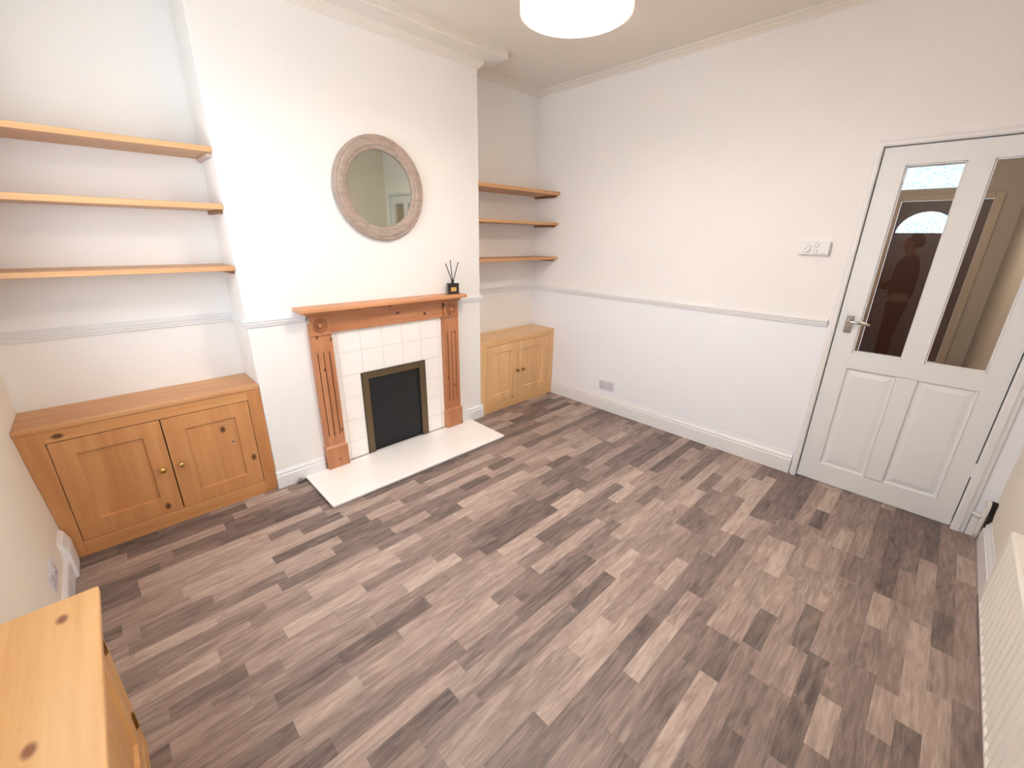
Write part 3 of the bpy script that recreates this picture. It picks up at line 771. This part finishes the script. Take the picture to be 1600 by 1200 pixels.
# ------------------------------------------------------------------ reed diffuser
DX, DYY, DZZ = 2.318, -.368, 1.1103
rd = thing('reed_diffuser', 'square dark glass reed diffuser standing on the right end of the mantel', 'diffuser', (DX, DYY, DZZ))
rd.rotation_euler = (0, 0, R(-20))
rot = Matrix.Translation((DX, DYY, DZZ))
def rel(bm): bmesh.ops.transform(bm, matrix=Matrix.Translation((DX, DYY, DZZ)), verts=bm.verts); return bm
bt = obj('bottle', rel(B(-.043, .043, -.021, .021, 0, .078)), M['bottle'], rd, bevel=.004, seg=3)
bm = bmesh.new(); lathe(bm, [(.011, .078), (.011, .096), (.0125, .097), (.0125, .104), (.008, .104), (.008, .098)], (0, 0, 0), 'Z', 20); obj('neck', rel(bm), M['bottle'], rd, smooth=False)
lb = obj('label_plate', rel(B(-.018, .020, -.0222, -.0208, .020, .048)), M['gold'], bt, label='small gold label')
bm = bmesh.new()
for z, a in ((.039, .010), (.034, .014), (.029, .008)): box(bm, -a+.001, a+.001, -.0226, -.0221, z-.0008, z+.0008)
obj('label_print', rel(bm), M['ink'], bt)
for (a, b_) in (((.000, .006, .085), (-.052, -.012, .218)), ((0, 0, .085), (-.012, .004, .240)), ((.002, -.004, .085), (.046, -.006, .228))):
    bm = bmesh.new(); tube(bm, [a, b_], .0032, 8); obj('reed', rel(bm), M['reed'], rd)

# ------------------------------------------------------------------ near cabinet with hinged front
cb = thing('corner_cabinet', 'low varnished pine cabinet against the left wall, nearest the camera', 'cabinet', (.11, -1.84, F0))
CX, CY0, CY1, CT = .2095, -2.135, -1.558, .604
bm = bmesh.new()
box(bm, .040, CX-.02, CY0, CY0+.018, F0, CT-.0225); box(bm, .040, CX-.02, CY1-.018, CY1, F0, CT-.0225); box(bm, .040, .048, CY0, CY1, F0, CT-.0225); box(bm, .040, CX-.02, CY0, CY1, F0+.05, F0+.066)
obj('carcass', bm, M['boxv'], cb)
obj('cabinet_top', B(.006, .2355, CY0-.012, CY1+.010, CT-.022, CT), M['boxtop'], cb, bevel=.004, seg=3)
bm = bmesh.new()
for a in ((CY0, CY0+.05, F0, CT-.0225), (CY1-.045, CY1, F0, CT-.0225), (CY0+.05, CY1-.045, F0, .07), (CY0+.05, CY1-.045, .545, CT-.0225)): box(bm, CX-.02, CX, *a)
obj('face_frame', bm, M['boxv'], cb, bevel=.002)
bm = bmesh.new(); panel_slab(bm, mpLeft(CX-.001), (CY0+.053, CY1-.048, .073, .542), (CY0+.12, CY1-.115, .140, .475), .018, .009, .008)
dd = obj('door', bm, M['boxv'], cb)
for z in (.455, .155):
    bm = bmesh.new(); lathe(bm, [(.0045, -.028), (.0045, .028)], (CX+.001, CY1-.0465, z), 'Z', 12)
    box(bm, CX-.001, CX+.0012, CY1-.060, CY1-.034, z-.026, z+.026)
    obj('hinge', bm, M['brassd'], dd, label='small dull brass hinge')
knob(dd, .0, 0, 0, M['brass']) if False else None
bm = bmesh.new(); lathe(bm, [(.010, 0), (.006, .004), (.006, .012), (.014, .018), (.015, .024), (.009, .030), (.001, .031)], (CX-.001, CY0+.085, .31), 'X', 20); obj('knob', bm, M['brass'], dd, smooth=True)

# ------------------------------------------------------------------ sockets, controls
def socket(name, mpf, u, v, label, w=.150, h=.086, group='white double sockets'):
    t = thing(name, label, 'socket', mpf(u, v, 0), group)
    bm = bmesh.new(); last = loops(bm, mpf, [(u-w/2, u+w/2, v-h/2, v+h/2, .0006), (u-w/2, u+w/2, v-h/2, v+h/2, .008), (u-w/2+.004, u+w/2-.004, v-h/2+.004, v+h/2-.004, .011)])
    bm.faces.new(last); obj('face_plate', bm, M['plasticg'], t)
    for s in (-1, 1):
        bm = bmesh.new()
        for (a, b_) in ((0, .012), (-.011, -.012), (.011, -.012)):
            uu = u+s*.042+a*1.0; vv = v+b_-.004
            wu, wv = (.0022, .005) if a == 0 else (.005, .0022)
            rect(bm, mpf, uu-wu, uu+wu, vv-wv, vv+wv, .0113)
        rect(bm, mpf, u+s*.0655-.002, u+s*.0655+.002, v-.002, v+.002, .0113)
        obj('pin_slots', bm, M['darkp'], t)
    for s in (-1, 1):
        bm = bmesh.new(); last = loops(bm, mpf, [(u+s*.014-.006, u+s*.014+.006, v+.012, v+.034, .011), (u+s*.014-.005, u+s*.014+.005, v+.013, v+.033, .015)]); bm.faces.new(last); obj('rocker', bm, M['plastic'], t)
    return t
socket('wall_socket', mpRight(W), -.964, .237, 'white double socket low on the plain wall right of the pine cupboard')
socket('wall_socket', mpLeft(.0215), -.735, .205, 'white double socket on the left wall behind the near pine cabinet', h=.086)
bb = obj('pipe_boxing', None or (lambda: (lambda bm: (sweep(bm, [(0, F0), (.044, F0), (.044, .13), (.030, .175), (.012, .20), (0, .205)], [(.012, -.47), (.012, -.325)]), bm)[1])(bmesh.new()))(), M['trim'], bevel=.006, label='white boxed pipe cover on the left wall beside the orange cupboard', cat='pipe cover', loc=(.03, -.4, F0))
bm = bmesh.new()
for p in ((.036, -.64, .17), (.036, -.70, .20)): pass
bm.free()

th = thing('heating_control', 'white heating control box with round dial beside the glazed door', 'control', (W, -2.328, 1.44))
bm = bmesh.new(); mpf = mpRight(W)
last = loops(bm, mpf, [(-2.405, -2.252, 1.440, 1.512, .0006), (-2.405, -2.252, 1.440, 1.512, .026), (-2.402, -2.255, 1.443, 1.509, .030)]); bm.faces.new(last)
cs = obj('casing', bm, M['plastic'], th)
bm = bmesh.new(); lathe(bm, [(.027, 0), (.027, -.004), (.022, -.0045), (.022, -.010), (.019, -.012)], (W-.030, -2.288, 1.476), 'X', 32); dl = obj('dial', bm, M['plastic'], th, smooth=False)
bm = bmesh.new(); box(bm, W-.0425, W-.0415, -2.300, -2.277, 1.4735, 1.4765)
bmesh.ops.rotate(bm, cent=(W, -2.288, 1.476), matrix=Matrix.Rotation(R(-38), 3, 'X'), verts=bm.verts); obj('pointer', bm, M['darkp'], dl)
bm = bmesh.new(); lathe(bm, [(.0245, 0), (.0245, -.0042), (.0228, -.0042), (.0228, 0)], (W-.030, -2.288, 1.476), 'X', 32, cap=False); obj('dial_ring', bm, M['darkp'], dl)
for z in (1.493, 1.458):
    bm = bmesh.new(); lathe(bm, [(.0115, 0), (.0115, -.003), (.009, -.0045)], (W-.030, -2.338, z), 'X', 24); obj('button', bm, M['plastic'], th)
    bm = bmesh.new(); lathe(bm, [(.0125, 0), (.0125, -.0008), (.0115, -.0008), (.0115, 0)], (W-.030, -2.338, z), 'X', 24, cap=False); obj('button_ring', bm, M['darkp'], th)
bm = bmesh.new()
for i in range(7): box(bm, W-.0306, W-.030, -2.366-i*.0042-.0028, -2.366-i*.0042, 1.4465, 1.4500)
obj('printed_mark', bm, plain('grey_print', (150, 150, 152), .6), th)

# ------------------------------------------------------------------ radiator and pipes
ra = thing('radiator', 'cream ribbed panel radiator on the wall nearest the right edge', 'radiator', (1.85, YC+.03, .2))
RX0, RX1, RZ0, RZ1, RF = 1.02, 2.68, .150, .500, -3.352
bm = bmesh.new()
# fluted panel: ribs standing vertically, tapering at both ends
pitch = .0535; xs = []; n = int((RX1-RX0-.04)/pitch)
cols = [(RX0, 0)]
st = RX0+.02
for i in range(n):
    a = st+i*pitch
    cols += [(a, 0), (a+.008, .0065), (a+pitch-.020, .0065), (a+pitch-.012, 0)]
cols += [(RX1, 0)]
rows = [(RZ0, -.010), (RZ0+.012, -.002), (RZ0+.028, 0), (RZ0+.036, 1), (RZ1-.036, 1), (RZ1-.028, 0), (RZ1-.012, -.002), (RZ1, -.010)]
grid = []
for z, k in rows:
    grid.append([bm.verts.new((x, RF+.0065-(o*k if k > 0 else k*1.0), z)) for x, o in cols])
# (k<0 rows roll the edge back towards the wall)
for a, b_ in zip(grid, grid[1:]):
    for i in range(len(cols)-1): bm.faces.new((a[i], a[i+1], b_[i+1], b_[i]))
for gi, (z, k) in enumerate(rows):
    if k < 0:
        for v in grid[gi]: v.co.y = RF+.0065+k*1.0
obj('ribbed_panel', bm, M['rad'], ra)
for v in (): pass
bm = bmesh.new(); box(bm, RX0+.004, RX1-.004, -3.380, RF-.0015, RZ0+.0015, RZ1-.0015); obj('water_panel', bm, M['rad'], ra, bevel=.004)
for x in (RX0+.25, RX1-.25): obj('bracket', B(x-.02, x+.02, YC+.0008, -3.3795, RZ0+.05, RZ1-.05), M['rad'], ra)
bm = bmesh.new(); tube(bm, [(RX1-.02, -3.368, .165), (RX1+.012, -3.368, .165), (RX1+.03, -3.372, .155), (RX1+.035, -3.378, .145)], .007); tube(bm, [(RX1+.004, -3.366, .190), (RX1+.004, -3.366, .125)], .010)
obj('valve', bm, M['pipe'], ra, smooth=True, label='small white valve')
hp = thing('heating_pipe', 'white painted bent pipe in the corner between glazed door and radiator', 'pipe', (3.56, -3.39, F0))
bm = bmesh.new()
tube(bm, [(3.562, -3.388, F0+.001), (3.562, -3.389, .05), (3.562, -3.390, .10), (3.562, -3.393, .135), (3.560, -3.398, .165), (3.560, -3.399, .190), (3.561, -3.394, .212), (3.566, -3.386, .216), (3.575, -3.378, .210)], [.013, .013, .014, .016, .020, .020, .015, .012, .008], 14)
obj('riser', bm, M['pipe'], hp, smooth=True)
bm = bmesh.new()
tube(bm, [(3.562, -3.386, .126), (3.564, -3.372, .128), (3.572, -3.352, .130), (3.576, -3.342, .131)], [.011, .0115, .011, .009], 14)
obj('branch', bm, M['pipe'], hp, smooth=True)
bm = bmesh.new()
pts = [(3.575, .03), (3.540, .05), (3.528, .085), (3.515, .09), (3.518, .115), (3.508, .128), (3.502, .14), (3.526, .160), (3.534, .20), (3.528, .228), (3.538, .234), (3.575, .225)]
f1 = [bm.verts.new((x, YC+.0195, z)) for x, z in pts]; f2 = [bm.verts.new((x, YC+.0006, z)) for x, z in pts]
bm.faces.new(f1)
for i in range(len(pts)): bm.faces.new((f1[i], f1[(i+1) % len(pts)], f2[(i+1) % len(pts)], f2[i]))
obj('shadow_gap_patch', bm, M['gap'], hp, label='dark ragged patch painting the shadow gap behind the pipe')  # flat dark patch painted in as the shadow gap behind the pipe

hp2 = thing('pipe_stub', 'small grey pipe stub on the floor beside the left end of the hearth', 'pipe', (1.095, -.335, F0))
bm = bmesh.new(); tube(bm, [(1.060, -.338, .0035), (1.080, -.336, .010), (1.112, -.334, .004)], .0085, 12); tube(bm, [(1.083, -.336, .0), (1.083, -.336, .022)], .010, 12)
obj('stub', bm, plain('grey_metal_stub', (150, 142, 134), .45, .5), hp2, smooth=True)

# ------------------------------------------------------------------ pendant lamp
LX, LY, LZ, LR = 1.853, -1.792, 2.275, .200
pn = thing('pendant_lamp', 'white drum pendant lamp glowing below the ceiling', 'lamp', (LX, LY, H))
bm = bmesh.new(); lathe(bm, [(LR, LZ-.004), (LR, LZ+.21), (LR-.003, LZ+.21), (LR-.003, LZ-.004), (LR, LZ-.004)], (LX, LY, 0), 'Z', 64, cap=False)
obj('lamp_shade', bm, M['shade'], pn, smooth=False)
bm = bmesh.new(); lathe(bm, [(LR-.004, LZ), (LR-.004, LZ+.003)], (LX, LY, 0), 'Z', 64)
obj('diffuser', bm, emit('diffuser_glow', (255, 243, 231), 36), pn, label='glowing white diffuser disc')
bm = bmesh.new(); tube(bm, [(LX, LY, LZ+.13), (LX, LY, H-.03)], .003, 8); obj('cord', bm, M['plastic'], pn)
bm = bmesh.new(); lathe(bm, [(.045, H-.0008), (.045, H-.012), (.02, H-.03), (.008, H-.034)], (LX, LY, 0), 'Z', 24); obj('ceiling_rose', bm, M['plastic'], pn, smooth=True)
bm = bmesh.new(); lathe(bm, [(.012, LZ+.14), (.014, LZ+.11), (.03, LZ+.08), (.03, LZ+.06), (.015, LZ+.04), (.002, LZ+.038)], (LX, LY, 0), 'Z', 20); obj('bulb', bm, emit('bulb_glow', (255, 240, 224), 540), pn, smooth=True)

# ------------------------------------------------------------------ person, seen only as a reflection in the door pane
PX, PY = -.14, -2.545
pe = thing('person', 'person in dark jacket and trousers looking at a sheet, reflected in the door pane', 'person', (PX, PY, F0))
skin_m = plain('skin_tone', (196, 140, 112), .5); jack = plain('navy_jacket_cloth', (26, 28, 38), .85); trou = plain('black_trouser_cloth', (24, 24, 28), .9); hairm = plain('dark_brown_hair', (44, 30, 22), .7); card = plain('cream_card', (226, 212, 176), .7)
def skinmesh(name, verts, edges, mat, parent, root=0, sub=2):
    me = bpy.data.meshes.new(name); me.from_pydata([v[:3] for v in verts], edges, [])
    o = bpy.data.objects.new(name, me); COL.objects.link(o); o.parent = parent; ORIG[o] = ORIG[pe]
    s = o.modifiers.new('skin', 'SKIN'); 
    for i, v in enumerate(verts):
        r = v[3]; me.skin_vertices[0].data[i].radius = r if isinstance(r, tuple) else (r, r)
    me.skin_vertices[0].data[root].use_root = True
    s.use_smooth_shade = True
    u = o.modifiers.new('sub', 'SUBSURF'); u.levels = sub; u.render_levels = sub
    me.materials.append(mat); return o
# body faces +Y; heights measured from the floor
V = [(0, 0, .90, .10), (0, 0, 1.06, .10), (0, .01, 1.22, .115), (0, .0, 1.34, .085), (0, .015, 1.40, .046), (0, .03, 1.455, .048), (0, .045, 1.50, .068), (0, .045, 1.555, .064), (0, .04, 1.59, .035),
     (.09, 0, .86, .085), (.10, .01, .47, .055), (.10, -.01, .09, .038), (.10, .10, .03, .030), (.10, .15, .025, .022),
     (-.09, 0, .86, .085), (-.10, .03, .47, .055), (-.10, .02, .09, .038), (-.10, .13, .03, .030), (-.10, .18, .025, .022),
     (.16, 0, 1.33, .048), (.20, .02, 1.07, .038), (.14, .20, 1.02, .028), (.09, .27, 1.06, .024),
     (-.16, 0, 1.33, .048), (-.20, .02, 1.07, .038), (-.14, .20, 1.04, .028), (-.09, .28, 1.10, .024)]
Eg = [(0, 1), (1, 2), (2, 3), (3, 4), (4, 5), (5, 6), (6, 7), (7, 8), (0, 9), (9, 10), (10, 11), (11, 12), (12, 13), (0, 14), (14, 15), (15, 16), (16, 17), (17, 18),
      (3, 19), (19, 20), (20, 21), (21, 22), (3, 23), (23, 24), (24, 25), (25, 26)]
body = skinmesh('body', V, Eg, skin_m, pe)
for s, (hx, hy, hz) in ((1, (.09, .27, 1.06)), (-1, (-.09, .28, 1.10))):
    for k in range(4):
        L_ = (.062, .070, .066, .052)[k]; oz = .024-.016*k
        skinmesh('finger', [(hx, hy, hz+oz*.6, .0095), (hx-s*.010, hy+.035, hz+oz, .009), (hx-s*.026, hy+.035+L_*.5, hz+oz-.004, .0085), (hx-s*.046, hy+.03+L_*.6, hz+oz-.008, .0075)], [(0, 1), (1, 2), (2, 3)], skin_m, body, sub=1)
    skinmesh('thumb', [(hx, hy-.005, hz+.012, .011), (hx-s*.018, hy+.015, hz+.042, .010), (hx-s*.032, hy+.035, hz+.055, .008)], [(0, 1), (1, 2)], skin_m, body, sub=1)
skinmesh('jacket', [(0, 0, .84, (.135, .13)), (0, 0, 1.0, (.15, .125)), (0, .005, 1.2, (.165, .135)), (0, 0, 1.34, (.12, .10)), (0, .005, 1.395, .062), (.175, 0, 1.335, .066), (.215, .02, 1.07, .056), (.15, .185, 1.02, .042), (-.175, 0, 1.335, .066), (-.215, .02, 1.07, .056), (-.15, .185, 1.04, .042)],
         [(0, 1), (1, 2), (2, 3), (3, 4), (3, 5), (5, 6), (6, 7), (3, 8), (8, 9), (9, 10)], jack, pe)
skinmesh('trousers', [(0, 0, .88, .115), (.095, 0, .80, .098), (.102, .01, .47, .072), (.10, -.01, .10, .060), (-.095, 0, .80, .098), (-.102, .03, .47, .072), (-.10, .02, .10, .060)], [(0, 1), (1, 2), (2, 3), (0, 4), (4, 5), (5, 6)], trou, pe)
for s, oy in ((1, 0), (-1, .03)): skinmesh('shoe', [(s*.10, -.03+oy, .045, .045), (s*.10, .08+oy, .035, .040), (s*.10, .17+oy, .03, .030)], [(0, 1), (1, 2)], trou, pe)
skinmesh('hair', [(0, -.03, 1.47, .055), (0, -.025, 1.53, .080), (0, .015, 1.59, .078), (0, .06, 1.60, .055)], [(0, 1), (1, 2), (2, 3)], hairm, pe)
org = Vector((PX, PY, F0)); eyem = plain('eye_white', (220, 214, 206), .3)
for s in (1, -1):
    bm = bmesh.new(); lathe(bm, [(.001, .0), (.008, .002), (.010, .006), (.007, .010), (.001, .012)], org+Vector((s*.026, .098, 1.520)), 'Y', 10); obj('eye', bm, eyem, body, smooth=True)
skinmesh('nose', [(0, .103, 1.522, .008), (0, .120, 1.500, .011), (0, .106, 1.494, .010)], [(0, 1), (1, 2)], skin_m, body, sub=1)
skinmesh('mouth', [(-.022, .100, 1.467, .006), (0, .107, 1.466, .008), (.022, .100, 1.467, .006)], [(0, 1), (1, 2)], plain('lip_tone', (168, 96, 84), .5), body, sub=1)
for s in (1, -1): skinmesh('ear', [(s*.064, .03, 1.49, .010), (s*.070, .024, 1.515, .014), (s*.068, .024, 1.535, .010)], [(0, 1), (1, 2)], skin_m, body, sub=1)
bm = bmesh.new(); box(bm, PX-.105, PX+.105, PY+.350, PY+.353, 1.02, 1.30)
bmesh.ops.rotate(bm, cent=(PX, PY+.32, 1.05), matrix=Matrix.Rotation(R(-35), 3, 'X'), verts=bm.verts)
obj('paper_sheet', bm, card, label='cream sheet held in both hands of the person', cat='paper', loc=(PX, PY+.32, 1.05))

# ------------------------------------------------------------------ daylight and added fill
def area(name, loc, rot, sx, sy, energy, col):
    l = bpy.data.lights.new(name, 'AREA'); l.shape = 'RECTANGLE'; l.size = sx; l.size_y = sy; l.energy = energy; l.color = col
    o = bpy.data.objects.new(name, l); COL.objects.link(o); o.location = loc; o.rotation_euler = rot; return o
area('daylight_fill', (-.16, (WY0+WY1)/2, (WZ0+WZ1)/2), (0, R(-90), 0), WZ1-WZ0, WY1-WY0, 22, (.84, .92, 1.0))
area('daylight_fill', ((VX0+VX1)/2, YC-.16, (VZ0+VZ1)/2), (R(90), 0, 0), VX1-VX0, VZ1-VZ0, 9, (.80, .92, 1.0))  # fill light outside the added front window
wd = bpy.data.worlds.new('sky'); sc.world = wd; wd.use_nodes = True
nt = wd.node_tree; bg = nt.nodes['Background']
sky = nt.nodes.new('ShaderNodeTexSky'); sky.sky_type = 'HOSEK_WILKIE'; sky.turbidity = 6; sky.sun_direction = (.3, -.5, .8)
mx = nt.nodes.new('ShaderNodeMix'); mx.data_type = 'RGBA'; mx.inputs['Factor'].default_value = .75
mx.inputs['B'].default_value = (.85, .95, 1.0, 1)
nt.links.new(sky.outputs[0], mx.inputs['A']); nt.links.new(mx.outputs['Result'], bg.inputs['Color'])
bg.inputs['Strength'].default_value = 1.7

# ------------------------------------------------------------------ camera
cam = bpy.data.cameras.new('camera'); co = bpy.data.objects.new('camera', cam); COL.objects.link(co); sc.camera = co
f = 653.333
cam.sensor_fit = 'HORIZONTAL'; cam.sensor_width = 36; cam.lens = f*36/1600; cam.clip_start = .02; cam.clip_end = 60
yw, pt, rl = R(-44.3486), R(-19.2781), R(.8264)
fw = Vector((-math.sin(yw)*math.cos(pt), math.cos(yw)*math.cos(pt), math.sin(pt)))
r0 = Vector((math.cos(yw), math.sin(yw), 0)); u0 = r0.cross(fw)
rr = r0*math.cos(rl)+u0*math.sin(rl); uu = -r0*math.sin(rl)+u0*math.cos(rl)
mt = Matrix((rr, uu, -fw)).transposed().to_4x4(); mt.translation = Vector((.4141, -2.9644, 1.5121))
co.matrix_world = mt

sc.view_settings.view_transform = 'Standard'; sc.view_settings.look = 'None'; sc.view_settings.gamma = 1
sc.view_settings.use_curve_mapping = False
sc.view_settings.exposure = 0.83
sc.cycles.use_denoising = True
sc.cycles.max_bounces = 10; sc.cycles.diffuse_bounces = 6; sc.cycles.transparent_max_bounces = 12
sc.cycles.sample_clamp_indirect = 6; sc.cycles.caustics_reflective = False; sc.cycles.caustics_refractive = False
